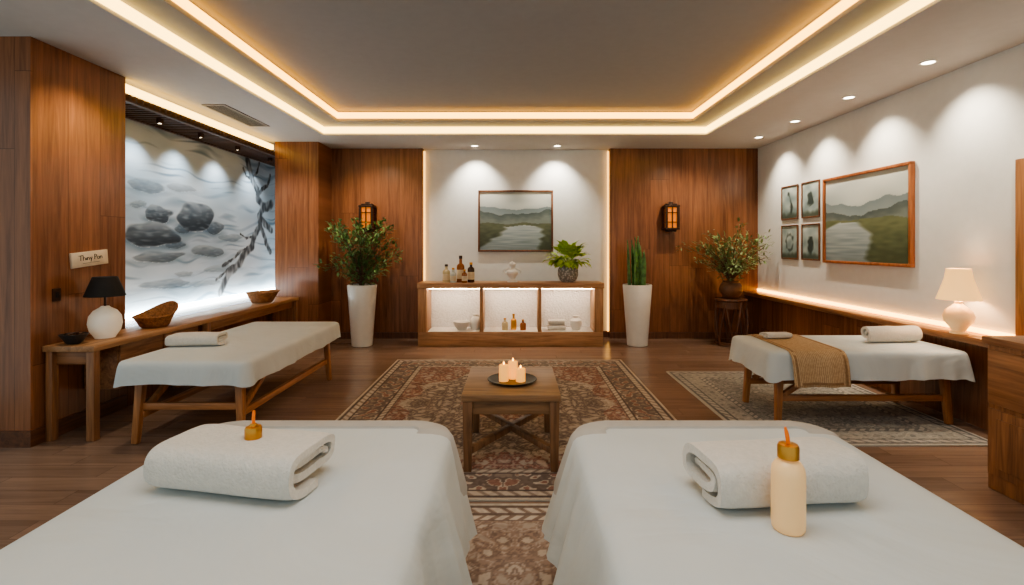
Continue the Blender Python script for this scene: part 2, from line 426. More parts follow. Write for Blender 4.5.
# ------------------------------------------------------------------ rugs
def rug_fn(w, h, pal, seed, b=.34, med=True):
    dark, field, cream, accent = pal
    def f(u, v):
        x = (u-.5)*w; y = (v-.5)*h
        d = min(w/2-abs(x), h/2-abs(y))
        ax, ay = abs(x), abs(y)
        wear = nz(x*4, y*4, seed)*.14+nz(x*40, y*40, seed)*.16
        if d < .025: c = cream
        elif d < .045: c = dark
        elif d < .10: c = cream if math.sin((x+y)*66) > -.4 else accent
        elif d < .12: c = dark
        elif d < b-.065:
            t = nz(ax*19, ay*19, seed+1)+.5*math.sin(ax*33)*math.sin(ay*33)
            bb = mixc(dark, accent, .45) if med else mixc(field, cream, .55)
            c = mixc(field, cream, .15) if t > .38 else (cream if t > .18 else (accent if t < -.5 else bb))
        elif d < b-.05: c = dark
        elif d < b-.012: c = cream if math.sin((x-y)*80) > -.3 else accent
        elif d < b: c = dark
        else:
            t = nz(ax*16+nz(ax*7, ay*7)*1.8, ay*16+nz(ax*7, ay*7, 5)*1.8, seed+4)+.45*math.sin(ax*30)*math.sin(ay*30)
            r = math.hypot(ax/1.0, ay/1.25)
            base = field
            if med and r < .95+.06*math.cos(10*math.atan2(y, x)):
                base = mixc(accent, dark, .5)
                if r > .91: base = mixc(cream, accent, .2)
                elif r < .40+.04*math.cos(8*math.atan2(y, x)): base = field
            s = nz(ax*36+nz(ay*20, ax*20)*.8, ay*36, seed+7)
            if t > .44: c = mixc(cream, base, .25)
            elif t > .28: c = accent
            elif t < -.47: c = mixc(cream, accent, .45)
            elif abs(t+.12) < .05: c = mixc(cream, base, .45)
            elif abs(t-.12) < .03: c = mixc(dark, base, .3)
            elif s > .32: c = mixc(dark, base, .45)
            elif s < -.36: c = mixc(cream, base, .55)
            else: c = base
        return mixc(c, (182, 168, 154) if wear > 0 else (80, 68, 62), abs(wear)+.07)
    return f
def rug(label, x0, x1, y0, y1, z, pal, seed, b, med, res=.0088):
    w, h = x1-x0, y1-y0
    t = thing('area_rug', label, 'rug', ((x0+x1)/2, (y0+y1)/2, z))
    MB().box(-w/2, w/2, -h/2, h/2, 0, .010, .002).build('backing', M['pad'], t)
    art('pile', w-.004, h-.004, int(w/res), int(h/res), rug_fn(w, h, pal, seed, b, med), M['rug'], t, 'floor', (0, 0, .0115))
    return t
PAL1 = ((88, 74, 70), (138, 94, 80), (202, 188, 170), (148, 132, 120))
PAL2 = ((120, 102, 92), (164, 140, 124), (216, 204, 188), (146, 124, 110))
PAL3 = ((112, 112, 112), (152, 150, 144), (196, 190, 180), (132, 132, 130))
rug('large maroon oriental rug under the low wooden table', -1.53, 1.38, 2.92, 6.5, .0005, PAL1, 3.3, .40, True)
rug('beige floral runner rug between the two front massage beds', -.75, .75, .4, 2.88, .0005, PAL2, 11.7, .18, False)
rug('grey patterned rug under the massage bed with gold runner', 1.78, 3.62, 3.72, 5.9, .0005, PAL3, 21.1, .34, False)
RZ = .0125

# ------------------------------------------------------------------ massage beds
def outline(sx, sy, r, seg=10, step=.03):
    pts = []
    cs = ((sx/2-r, -(sy/2-r), -90), (sx/2-r, sy/2-r, 0), (-(sx/2-r), sy/2-r, 90), (-(sx/2-r), -(sy/2-r), 180))
    for i, (cx, cy, a0) in enumerate(cs):
        for k in range(seg+1):
            a = R(a0+90*k/seg); pts.append((cx+r*math.cos(a), cy+r*math.sin(a), math.cos(a), math.sin(a)))
        nx_, ny_, a1 = cs[(i+1) % 4]
        p = pts[-1]; q = (nx_+r*math.cos(R(a1)), ny_+r*math.sin(R(a1)))
        n = int(math.hypot(q[0]-p[0], q[1]-p[1])/step)
        for k in range(1, n):
            t = k/n; pts.append((p[0]+(q[0]-p[0])*t, p[1]+(q[1]-p[1])*t, p[2], p[3]))
    return pts
def sheet_pt(p, off, z, wv, seed, amp, corner):
    x, y, nx, ny = p
    w = nz(x*6.5, y*6.5, seed)*amp+nz(x*15, y*15, seed+3)*amp*.6
    c = abs(nx*ny)*2
    o = off+wv*(w+corner*c*.03)
    return (x+nx*o, y+ny*o, z-wv*(c*corner*.04+nz(x*3, y*3, seed+9)*.02))
def sheet_mesh(sx, sy, zt, drop, r, amp, seed, corner=1.0, flare=.035):
    pts = outline(sx, sy, r); m = MB()
    i1 = min(.14, r*.85)
    spec = [(-i1, zt+.003, 0), (-i1*.6, zt+.001, 0), (-i1*.32, zt-.005, 0), (-i1*.12, zt-.016, 0), (-.002, zt-.034, .05)]
    for k in range(1, 9):
        t = k/8; spec.append((flare*t, zt-.034-(drop-.034)*t, t**.8))
    spec.append((flare-.006, zt-drop+.001, 1)); spec.append((flare-.01, zt-drop+.03, .95))
    rings = [[m.bm.verts.new(sheet_pt(p, o, z, wv, seed, amp, corner)) for p in pts] for o, z, wv in spec]
    n = len(pts)
    m.bm.faces.new(rings[0])
    for A, B in zip(rings, rings[1:]):
        for k in range(n): m.bm.faces.new((A[k], A[(k+1) % n], B[(k+1) % n], B[k]))
    return m
def fold_mesh(sx, sy, zt, drop, r, amp, seed, corner, flare, y_from, inset):
    pts = outline(sx, sy, r); i1 = min(.14, r*.85)
    i0 = [i for i, p in enumerate(pts) if p[1] > y_from]
    m = MB()
    spec = [(-inset, zt+.003, 0), (-inset+.006, zt+.003, 0), (-i1*.6, zt+.001, 0), (-i1*.32, zt-.005, 0), (-i1*.12, zt-.016, 0), (-.002, zt-.034, .05)]
    lift = [(0, -.004), (0, .008), (0, .009), (.004, .008), (.007, .005), (.009, .0)]
    for k in range(1, 6):
        t = k/8; spec.append((flare*t, zt-.034-(drop-.034)*t, t**.8)); lift.append((.009, 0))
    lift[-1] = (-.004, 0)
    rows = []
    for (o, z, wv), (lo_, lz) in zip(spec, lift):
        row = []
        for i in i0:
            q = max(0, min(1, (pts[i][1]-y_from)/.06)); q = q*q*(3-2*q)
            row.append(m.bm.verts.new(sheet_pt(pts[i], o+(lo_+.004)*q-.004, z+(lz+.003)*q-.003, wv, seed, amp, corner)))
        rows.append(row)
    for A, B in zip(rows, rows[1:]):
        for k in range(len(i0)-1): m.bm.faces.new((A[k], A[k+1], B[k+1], B[k]))
    return m

def massage_bed(label, loc, sx, sy, zt, drop, r, amp, seed, inset, long='y', corner=1.0, flare=.035, fold=None, lw=.06, brace=True):
    t = thing('massage_bed', label, 'massage bed', loc)
    sheet_mesh(sx, sy, zt, drop, r, amp, seed, corner, flare).build('sheet', M['sheet'], t, ang=60)
    if fold:
        fold_mesh(sx, sy, zt, drop, r, amp, seed, corner, flare, fold, .14).build('folded_blanket', M['sheet_fold'], t, ang=60)
    MB().box(-sx/2+.03, sx/2-.03, -sy/2+.03, sy/2-.03, zt-.085, zt-.04, .012).build('mattress', M['pad'], t)
    lx, ly = sx/2-inset, sy/2-inset
    fr = MB(); z0, z1 = zt-.185, zt-.09
    fr.box(-lx-.02, lx+.02, -ly-.02, -ly+.02, z0, z1, .003); fr.box(-lx-.02, lx+.02, ly-.02, ly+.02, z0, z1, .003)
    fr.box(-lx-.02, -lx+.02, -ly+.02, ly-.02, z0, z1, .003); fr.box(lx-.02, lx+.02, -ly+.02, ly-.02, z0, z1, .003)
    fr.build('frame', M['bx'], t)
    for a in (-1, 1):
        for b in (-1, 1):
            MB().beam((a*(lx+.03), b*(ly+.03), .004), (a*lx, b*ly, zt-.09), lw*.75, lw*.75, lw, lw, .004).build('leg', M['bz'], t)
    if brace:
        zs = zt*.3
        if long == 'y':
            for a in (-1, 1): MB().box(a*lx-.018, a*lx+.018, -ly-.01, ly+.01, zs, zs+.05, .003).build('stretcher', M['by'], t)
            for a in (-1, 1): MB().beam((a*lx, -ly+.03, zs+.05), (a*lx, -ly+.50, zt-.13), .04, .04, bev=.003).build('brace', M['bz'], t)
            MB().box(-lx, lx, -ly-.015, -ly+.02, zs+.06, zs+.11, .003).build('stretcher', M['bx'], t)
        else:
            for b in (-1, 1): MB().box(-lx-.01, lx+.01, b*ly-.018, b*ly+.018, zs, zs+.05, .003).build('stretcher', M['bx'], t)
            for b in (-1, 1): MB().beam((-lx+.03, b*ly, zs+.05), (-lx+.42, b*ly, zt-.13), .04, .04, bev=.003).build('brace', M['bz'], t)
    return t
massage_bed('front massage bed in white sheet carrying folded towel with small gold burner', (-.80, 1.25, RZ), 1.08, 1.94, .72, .42, .17, .055, 2.2, .10, fold=.76, corner=.6, flare=.085, brace=False)
massage_bed('front massage bed in white sheet carrying towel and cream pump bottle', (.785, 1.25, RZ), 1.10, 1.94, .72, .42, .17, .055, 7.9, .10, fold=.76, corner=.6, flare=.085, brace=False)
massage_bed('white sheeted massage bed beside the long wooden wall desk', (-2.46, 4.66, 0), 1.0, 1.98, .64, .17, .08, .016, 12.4, .13, corner=.3, flare=.012)
massage_bed('white sheeted massage bed with gold cloth runner by right ledge', (2.89, 4.44, RZ), 1.64, .80, .62, .22, .08, .028, 16.1, .14, long='x', corner=.6, flare=.025)

# gold runner on the right bed
zt = .62+RZ
RP = ((4.885, zt-.14), (4.868, zt-.04), (4.842, zt-.010), (4.80, zt+.006), (4.74, zt+.009), (4.6, zt+.009), (4.4, zt+.009), (4.2, zt+.009), (4.1, zt+.007), (4.06, zt+.0), (4.032, zt-.02), (4.010, zt-.05), (3.994, zt-.11), (3.984, zt-.19), (3.980, zt-.225), (3.978, zt-.245), (3.977, zt-.26))
def runner_rows(m, jr, ir, lift=0):
    rows = []
    for j in jr:
        y, z = RP[j]
        dr = max(0, zt-z-.02)
        rows.append([m.bm.verts.new((2.22+.45*i/24+(y-4.0)*.03, (y-dr*.05*(1+math.sin(i*.5)) if y < 4.4 else y)-(lift if dr > 0 and y < 4.4 else 0), z+(lift if dr == 0 else 0))) for i in ir])
    for A, B in zip(rows, rows[1:]):
        for k in range(len(A)-1): m.bm.faces.new((A[k], A[k+1], B[k+1], B[k]))
    return m
t = thing('bed_runner', 'tan gold woven runner draped across the right back bed', 'bed runner', (0, 0, 0))
o = runner_rows(MB(), range(len(RP)), range(25)).build('cloth', M['gold_cloth'], t, ang=70)
sm = o.modifiers.new('thick', 'SOLIDIFY'); sm.thickness = .005; sm.offset = 1
m = MB()
runner_rows(m, range(3, len(RP)), range(1, 3), .0065); runner_rows(m, range(3, len(RP)), range(22, 24), .0065); runner_rows(m, range(14, 16), range(3, 22), .0065)
m.build('border', M['gold_trim'], t, ang=70)

# ------------------------------------------------------------------ towels
def towel_mesh(L, W, H, turns, seed, expo=(.62, .8), gap=.70):
    n = int(turns*44); tk = (H/2)/(turns+.25)
    out, inn = [], []
    for i in range(n+1):
        th = 2*PI*turns*i/n
        k = i/n*turns
        ang = -PI/2-th
        for lst, kk in ((out, k), (inn, k+gap)):
            a = max(.004, W/2-tk*kk*.95); b = max(.002, H/2-tk*kk)
            c, s_ = math.cos(ang), math.sin(ang)
            lst.append((a*math.copysign(abs(c)**expo[0], c), H/2+b*math.copysign(abs(s_)**expo[1], s_)))
    m = MB(); ns = 20; rings = []
    for j in range(ns+1):
        x = -L/2+L*j/ns; e = min(j, ns-j)
        sh = {0: .04, 1: .010}.get(e, 0)
        ro = []
        for idx, (y, z) in enumerate(out+inn[::-1]):
            w = nz(x*5+seed, y*7, z*7)*.005
            ii = idx if idx < len(out) else 2*len(out)-1-idx
            ex = (.010*math.sin(ii/44*PI+seed)-.012*ii/max(1, n)) * (1 if e == 0 else .6 if e == 1 else 0)
            zz = H/2+(z-H/2)*(1-sh)+(w*min(1, max(0, z)/H*2))
            ro.append(m.bm.verts.new((x+nz(y*8, z*8, seed)*.008+ex*(1 if j > 5 else -1), y*(1-sh)+w, zz)))
        rings.append(ro)
    N_ = len(rings[0]); q = len(out)
    for A, B in zip(rings, rings[1:]):
        for k in range(N_): m.bm.faces.new((A[k], A[(k+1) % N_], B[(k+1) % N_], B[k]))
    for rg in (rings[0], rings[-1]):
        for i in range(q-1):
            m.bm.faces.new((rg[i], rg[i+1], rg[N_-2-i], rg[N_-1-i]))
    return m
def towel(name, label, loc, L, W, H, turns, seed, rz=0, expo=(.62, .8), gap=.70):
    o = towel_mesh(L, W, H, turns, seed, expo=expo, gap=gap).build(name, M['towel'], loc=loc, ang=50)
    o.rotation_euler = (0, 0, rz)
    return tag(o, label, 'towel')
BT = .72+RZ+.0045
towel('folded_towel', 'thick folded white towel under the small gold burner', (-.865, 1.625, BT), .48, .31, .16, 1.85, 1.0, R(-11), (.42, .66), .64)
towel('folded_towel', 'rolled white towel behind the cream pump bottle', (.785, 1.535, BT), .46, .27, .165, 1.85, 5.0, R(6), (.52, .74), .64)
towel('folded_towel', 'small folded white towel on the bed beside wooden desk', (-2.72, 4.30, .6445), .42, .26, .115, 1.6, 9.0, R(6), (.45, .7))
towel('rolled_towel', 'rolled white towel at wall end of right back bed', (3.34, 4.45, .62+RZ+.004), .48, .16, .16, 2.2, 13.0, R(6), (.95, .95))
towel('folded_cloth', 'small folded white cloth lying on the gold runner', (2.40, 4.60, zt+.016), .26, .15, .055, 1.4, 17.0, R(8), (.45, .7))

# bottle and burner on front beds
t = thing('pump_bottle', 'cream oil bottle with gold collar standing on right front bed', 'bottle', (.735, 1.345, BT))
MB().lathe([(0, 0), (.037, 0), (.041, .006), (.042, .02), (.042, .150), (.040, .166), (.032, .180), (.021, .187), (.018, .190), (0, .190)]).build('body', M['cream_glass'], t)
MB().lathe([(0, .189), (.021, .189), (.027, .192), (.027, .222), (.024, .228), (.010, .230), (0, .230)]).build('gold_cap', M['gold'], t)
MB().tube([(0, 0, .229), (-.002, 0, .246), (-.005, 0, .26), (-.008, 0, .273)], [.005, .0055, .005, .003], 10).build('tip', M['orange'], t)
t = thing('oil_burner', 'small gold burner with orange tip on folded white towel', 'burner', (-.845, 1.615, BT+.142))
MB().lathe([(0, -.004), (.024, -.004), (.026, 0), (.026, .030), (.023, .036), (.012, .039), (.009, .046), (0, .046)]).build('gold_base', M['gold'], t)
MB().tube([(0, 0, .045), (0, 0, .062), (.001, 0, .076), (.002, 0, .086)], [.005, .005, .005, .004], 10).build('tip', M['orange'], t)

# ------------------------------------------------------------------ coffee table
t = thing('coffee_table', 'low square wooden table in the centre of maroon rug', 'table', (-.026, 3.64, RZ))
MB().box(-.325, .325, -.385, .385, .465, .51, .006).build('tabletop', M['tabx'], t)
for a in (-1, 1):
    for b in (-1, 1):
        MB().beam((a*.285, b*.345, .001), (a*.285, b*.345, .466), .05, .05, .065, .065, .004).build('leg', M['tabz'], t)
for b in (-1, 1): MB().box(-.26, .26, b*.345-.012, b*.345+.012, .375, .464, .002).build('apron', M['tabx'], t)
for a in (-1, 1): MB().box(a*.285-.012, a*.285+.012, -.32, .32, .375, .464, .002).build('apron', M['tabx'], t)
MB().beam((-.28, -.34, .13), (.28, .34, .20), .045, .04, bev=.003).build('stretcher', M['tabz'], t)
MB().beam((.28, -.34, .13), (-.28, .34, .20), .045, .04, bev=.003).build('stretcher', M['tabz'], t)
tt = RZ+.51
o = MB().lathe([(0, 0), (.13, 0), (.165, .008), (.178, .016), (.174, .019), (.158, .012), (.128, .007), (0, .007)], seg=48).build('candle_tray', M['tray'], loc=(-.02, 3.60, tt))
tag(o, 'round dark tray holding candles on the low table', 'tray')
for lb, x, y, h, r in (('left pillar candle of the three on dark tray', -.080, 3.57, .115, .034), ('middle back pillar candle of the three on dark tray', -.015, 3.635, .125, .034), ('right short pillar candle of the three on dark tray', .040, 3.56, .092, .034)):
    t = thing('pillar_candle', lb, 'candle', (x, y, tt+.0075), group='pillar candles')
    MB().lathe([(0, 0), (r, 0), (r, h-.004), (r-.003, h), (r-.008, h-.002), (.01, h-.008), (0, h-.008)], seg=24).build('wax', M['wax'], t)
    MB().tube([(0, 0, h-.009), (0, 0, h+.006)], .0015, 6).build('wick', M['wick'], t)
    MB().lathe([(0, h+.001), (.004, h+.005), (.005, h+.010), (.003, h+.018), (0, h+.025)], seg=12).build('flame', M['flame'], t)

# ------------------------------------------------------------------ left desk
t = thing('wall_desk', 'long wooden desk running along the left wall below mural', 'desk', (-3.4, 5.6, 0))
MB().box(-.195, .20, -1.8, 1.8, .685, .73, .005).build('desktop', M['ly'], t)
for b in (-1.76, -.35, 1.76):
    MB().box(.13, .19, b-.03, b+.03, .001, .686, .004).build('leg', M['wz'], t)
    MB().box(-.18, -.13, b-.03, b+.03, .001, .686, .004).build('leg', M['wz'], t)
MB().box(-.15, .15, -1.75, -1.73, .58, .684, .002).build('end_apron', M['wx'], t)
bd = MB().box(-.18, .10, -1.45, -.42, .30, .684, .004).build('drawer_case', M['wy'], t)
for b in (-1.44, -.92):
    dr = MB().box(.10, .118, b, b+.50, .32, .67, .004).build('drawer', M['wy'], t)
    MB().lathe([(0, 0), (.012, 0), (.014, .008), (.008, .014), (0, .016)], seg=14).build('knob', M['dark_metal'], dr, loc=(.126, b+.25, .50))
MB().box(.12, .145, -.30, 1.72, .585, .684, .003).build('apron', M['wy'], t)
MB().box(-.15, .12, -.32, 1.72, .30, .33, .003).build('lower_shelf', M['wy'], t)

t = thing('table_lamp', 'table lamp with black shade and white round base on desk', 'lamp', (-3.41, 4.16, .731))
MB().lathe([(0, 0), (.07, 0), (.075, .012), (.105, .06), (.118, .12), (.11, .18), (.08, .225), (.04, .25), (.028, .262), (0, .262)]).build('base', M['lampwhite'], t)
MB().tube([(0, 0, .26), (0, 0, .44)], .009, 10).build('stem', M['dark_metal'], t)
MB().lathe([(.142, .345), (.085, .505), (.08, .505), (.137, .345), (.142, .345)], seg=40).build('shade', M['black'], t)
MB().lathe([(0, .44), (.012, .44), (.082, .50), (.082, .503), (0, .503)], seg=24).build('shade_top', M['black'], t)

t = thing('wooden_plaque', 'small pale plaque with dark script on left wood wall', 'sign', (-3.588, 4.22, 1.385))
t.rotation_euler = (R(5), 0, 0)
MB().box(-.0125, .008, -.18, .18, -.062, .062, .004).build('board', M['placard'], t)
m = MB()
def stroke(pts, r=.0024): m.tube([(.0095, a*.80, b*.72+.008) for a, b in pts], r, 5)
def arc(cy, cz, ry, rz, a0, a1, n=14): return [(cy+ry*math.cos(R(a0+(a1-a0)*i/n)), cz+rz*math.sin(R(a0+(a1-a0)*i/n))) for i in range(n+1)]
# short hand written word shapes, as illegible as in the photograph
stroke([(-.145, .034), (-.095, .038)]); stroke([(-.120, .036), (-.124, -.022)])
stroke([(-.092, .034), (-.095, -.022)]); stroke(arc(-.080, -.006, .014, .016, 180, 0)+[(-.066, -.022)])
stroke([(-.052, .008), (-.054, -.022)]); stroke(arc(-.030, -.006, .012, .015, 180, 0)+[(-.018, -.022)]); stroke([(-.042, .010), (-.042, -.022)])
stroke([(-.006, .008), (.004, -.022)]); stroke([(.016, .010), (-.002, -.044)])
stroke([(.050, .036), (.047, -.022)]); stroke(arc(.050, .020, .026, .016, 90, -90))
stroke(arc(.096, -.008, .015, .015, 0, 360)); stroke([(.118, .008), (.117, -.022)]); stroke(arc(.130, -.006, .012, .014, 180, 0)+[(.142, -.022)])
stroke([(-.10, -.056), (.0, -.054), (.11, -.056)], .0014)
m.build('lettering', M['black'], t)
t = thing('light_switch', 'small dark switch plate on left wood wall above desk', 'switch', (-3.599, 3.92, 1.11))
MB().box(0, .010, -.035, .035, -.05, .05, .003).build('plate', M['dark_metal'], t)
MB().box(.010, .014, -.014, .014, -.022, .022, .002).build('rocker', M['black'], t)

t = thing('bowl', 'small dark bowl of dried petals at near desk end', 'bowl', (-3.44, 3.90, .731))
MB().lathe([(0, 0), (.04, 0), (.053, .012), (.08, .055), (.092, .075), (.088, .077), (.074, .055), (.045, .02), (0, .018)]).build('shell', M['tray'], t)
m = MB()
for i in range(45):
    a = random.random()*6.3; r_ = .06*math.sqrt(random.random())
    m.leaf((r_*math.cos(a), r_*math.sin(a), .055+random.random()*.025), (math.cos(a*3), math.sin(a*3), .4), .035, .02)
o = m.build('petals', M['brownpot'], t); o['kind'] = 'stuff'
def basket(label, loc, r, h, peak, ph):
    t = thing('wicker_basket', label, 'basket', loc)
    def md(rr, z, a):
        k = .5+.5*math.cos(a-ph); q = z/h
        return rr*(1+.10*q*k+.012*math.sin(a*26)*(1 if int(z*70) % 2 else -1)), z*(1+peak*k**3)
    pr = [(0, 0), (r*.62, 0)]+[(r*(.64+.36*(i/8)**.8), h*i/8) for i in range(1, 9)]
    pr += [(r*.95, h)]+[(r*(.60+.35*(i/6)), h*i/6) for i in range(5, 0, -1)]+[(0, .012)]
    MB().lathe(pr, seg=52, mod=md).build('body', M['wicker'], t)
    m = MB(); pts = []
    for i in range(53):
        a = 2*PI*i/52; rr, zz = md(r, h, a); pts.append((rr*math.cos(a), rr*math.sin(a), zz))
    m.tube(pts, .009, 7); m.build('rim', M['wicker'], t)
basket('swept brown wicker basket beside the black shaded lamp', (-3.40, 4.72, .731), .165, .10, 1.15, R(75))
basket('round wicker basket at the far end of wall desk', (-3.40, 6.72, .731), .19, .13, .15, R(40))

# ------------------------------------------------------------------ back console
t = thing('console_cabinet', 'long wooden console with three lit display bays', 'console', (-.065, 7.58, 0))
W2 = 1.375
MB().box(-W2, W2, -.23, .23, .86, .94, .005).build('top', M['lx'], t)
MB().box(-W2+.01, W2-.01, -.21, .22, .001, .215, .005).build('base', M['lx'], t)
for a in (-1, 1): MB().box(a*(W2-.075)-.065, a*(W2-.075)+.065, -.22, .22, .216, .859, .004).build('side_panel', M['lz'], t)
for x in (-.43, .43): MB().box(x-.025, x+.025, -.20, .20, .217, .858, .003).build('divider', M['lz'], t)
MB().box(-W2+.14, W2-.14, .19, .21, .217, .858).build('back_panel', M['bayback'], t)
for a, b in ((-1.22, -.465), (-.40, .40), (.465, 1.22)):
    MB().box(a, b, -.12, -.08, .843, .858).build('led_strip', M['led_bay'], t)
    MB().box(a, b, -.20, .18, .217, .225).build('bay_shelf', M['bayback'], t)
CT = .941
def bottle(name, label, x, y, z, h, r, mat, cap, neck=.35, group=None, lab=True):
    t = thing(name, label, 'bottle', (x, y, z), group=group)
    hb = h*(1-neck)
    MB().lathe([(0, 0), (r*.95, 0), (r, .004), (r, hb*.9), (r*.85, hb), (r*.4, hb+h*.06), (r*.36, h*.9), (0, h*.9)], seg=20).build('body', mat, t)
    MB().lathe([(0, h*.88), (r*.45, h*.88), (r*.45, h*.99), (r*.38, h), (0, h)], seg=16).build('cap', cap, t)
    if lab: MB().lathe([(r*1.01, hb*.2), (r*1.015, hb*.22), (r*1.015, hb*.7), (r*1.01, hb*.72)], seg=20).build('paper_label', M['label'], t)
G = 'bottles on the console top'
bottle('oil_bottle', 'pale oil bottle at left end of console bottle group', -1.03, 7.50, CT, .27, .055, M['clearoil'], M['dkglass'], group=G)
bottle('oil_bottle', 'short clear bottle second from left on the console', -.92, 7.44, CT, .22, .045, M['clearglass'], M['gold'], group=G)
bottle('oil_bottle', 'tallest amber bottle in the console bottle group', -.82, 7.54, CT, .40, .058, M['amber'], M['dkglass'], group=G)
bottle('oil_bottle', 'dark brown bottle at right end of console bottle group', -.66, 7.50, CT, .30, .052, M['dkglass'], M['gold'], .28, group=G)
bottle('oil_bottle', 'small amber bottle between tallest and dark console bottles', -.75, 7.42, CT, .20, .04, M['amber'], M['gold'], .3, group=G)
t = thing('ceramic_ornament', 'white upright ceramic ornament in the middle of console top', 'ornament', (-.04, 7.54, CT))
MB().lathe([(0, 0), (.075, 0), (.08, .012), (.05, .025), (.035, .05), (.06, .09), (.088, .13), (.085, .16), (.06, .185), (.035, .20), (.03, .22), (.045, .245), (.05, .27), (.035, .295), (.012, .305), (0, .32)], seg=28).build('body', M['ceramic'], t)
for a in (-1, 1):
    m = MB(); m.tube([(a*.075, 0, .12), (a*.115, 0, .13), (a*.125, 0, .17), (a*.09, 0, .20), (a*.04, 0, .215)], .010, 8)
    m.build('handle', M['ceramic'], t)
# potted leafy plant
t = thing('potted_plant', 'bright green leafy plant in grey textured pot on console', 'plant', (.80, 7.56, CT))
MB().lathe([(0, 0), (.09, 0), (.13, .04), (.155, .11), (.15, .19), (.115, .25), (.105, .265), (.095, .262), (.105, .24), (0, .235)], seg=36).build('pot', M['stonepot'], t)
m = MB(); rr = random.Random(5)
for k in range(150):
    a = rr.random()*2*PI; e = rr.uniform(-.3, 1.25); L = rr.uniform(.13, .20)
    rad = rr.uniform(.04, .26)*math.cos(e*.8)
    p = Vector((rad*math.cos(a), rad*math.sin(a)*.8, .31+.22*math.sin(max(0, e))*rr.uniform(.4, 1)))
    m.leaf(p, (math.cos(a)*math.cos(e), math.sin(a)*math.cos(e), math.sin(e)), L, L*.66, .10, .4)
m.build('foliage', M['leaf_bright'], t)
m = MB()
for k in range(10):
    a = k*.63; m.tube([(0, 0, .235), (.05*math.cos(a), .05*math.sin(a), .33), (.12*math.cos(a), .10*math.sin(a), .40)], .006, 5)
m.build('stems', M['leaf_bright'], t)
# things in the bays
BZ = .2255
o = MB().lathe([(0, 0), (.06, 0), (.075, .02), (.12, .09), (.13, .13), (.122, .13), (.07, .03), (0, .025)]).build('display_bowl', M['ceramic'], loc=(-.80, 7.50, BZ)); tag(o, 'white bowl in left lit bay of the console', 'bowl')
o = MB().lathe([(0, 0), (.06, 0), (.08, .06), (.075, .15), (.035, .20), (.04, .23), (0, .23)]).build('display_jar', M['ceramic'], loc=(-.60, 7.56, BZ)); tag(o, 'round white jar in left lit bay of the console', 'jar')
for i, (x, h, mt, lb) in enumerate(((-.15, .18, 'clearoil', 'left small bottle in middle lit bay'), (-.02, .24, 'gold', 'tall gold bottle in middle lit bay'), (.12, .16, 'amber', 'right small amber bottle in middle lit bay'))):
    bottle('display_bottle', lb, x, 7.50+.03*(i % 2), BZ, h, .045, M[mt], M['gold'], group='bottles in the middle bay', lab=False)
for i, (z, s_) in enumerate(((BZ, 1), (BZ+.0815, .85))):
    o = towel_mesh(.28*s_, .20*s_, .085, 1.5, 30+i, expo=(.45, .7)).build('display_towel', M['towel'], loc=(.62, 7.52, z), ang=50)
    tag(o, ('lower' if i == 0 else 'upper')+' folded towel stacked in right lit bay', 'towel')
o = MB().lathe([(0, 0), (.06, 0), (.09, .07), (.085, .14), (.045, .18), (.05, .21), (0, .21)]).build('display_vase', M['ceramic'], loc=(.92, 7.54, BZ)); tag(o, 'small white vase in right lit bay of the console', 'vase')

# ------------------------------------------------------------------ planters and plants
def planter(t, h=.91, r0=.15, r1=.215):
    MB().lathe([(0, .001), (r0-.01, .001), (r0, .008), (r0+(r1-r0)*.5, h*.5), (r1, h-.01), (r1-.006, h), (r1-.03, h), (r1-.035, h-.06), (0, h-.06)], seg=40).build('planter', M['planter'], t)
    MB().lathe([(0, h-.052), (r1-.05, h-.055), (r1-.036, h-.059)], seg=24).build('soil', M['soil'], t)
def foliage(t, z0, n, spread, height, ll, lw, nl, seed, mat, xl=(-9, 9), yl=(-9, 9), low=.15):
    rr = random.Random(seed); mb, ml = MB(), MB()
    for i in range(n):
        a = 2*PI*(i+rr.random()*.7)/n; s_ = spread*rr.uniform(.35, 1); hh = height*rr.uniform(low, 1)
        if s_ < spread*.6: hh = height*rr.uniform(.65, 1)
        ex = max(xl[0], min(xl[1], s_*math.cos(a))); ey = max(yl[0], min(yl[1], s_*math.sin(a)))
        pts = []
        for k in range(8):
            q = k/7
            pts.append(Vector((ex*q**1.25+rr.uniform(-.012, .012), ey*q**1.25+rr.uniform(-.012, .012), z0+hh*(q*1.5-.5*q*q)*1.0)))
        mb.tube(pts, [.009*(1-.8*k/7)+.0015 for k in range(8)], 6)
        for k in range(2, 8):
            for j in range(nl):
                p = pts[k]+Vector((rr.uniform(-1, 1), rr.uniform(-1, 1), rr.uniform(-1, 1)))*.055
                d = Vector((ex, ey, hh*.6)).normalized()+Vector((rr.uniform(-1, 1), rr.uniform(-1, 1), rr.uniform(-.8, 1)))*1.0
                L = ll*rr.uniform(.6, 1.2)
                ml.leaf(p, d, L, lw*L/ll, .15, .25)
    mb.build('branches', M['bark'], t); ml.build('foliage', mat, t)
t = thing('potted_tree', 'leafy small tree in tall white planter left of console', 'plant', (-2.28, 7.46, 0))
planter(t); foliage(t, .855, 30, .72, .98, .085, .036, 9, 3, M['leaf_dark'], (-.50, .74), (-.5, .20), .25)
t = thing('potted_snake_plant', 'snake plant with upright leaves in tall white planter', 'plant', (1.83, 7.48, 0))
planter(t)
rr = random.Random(9)
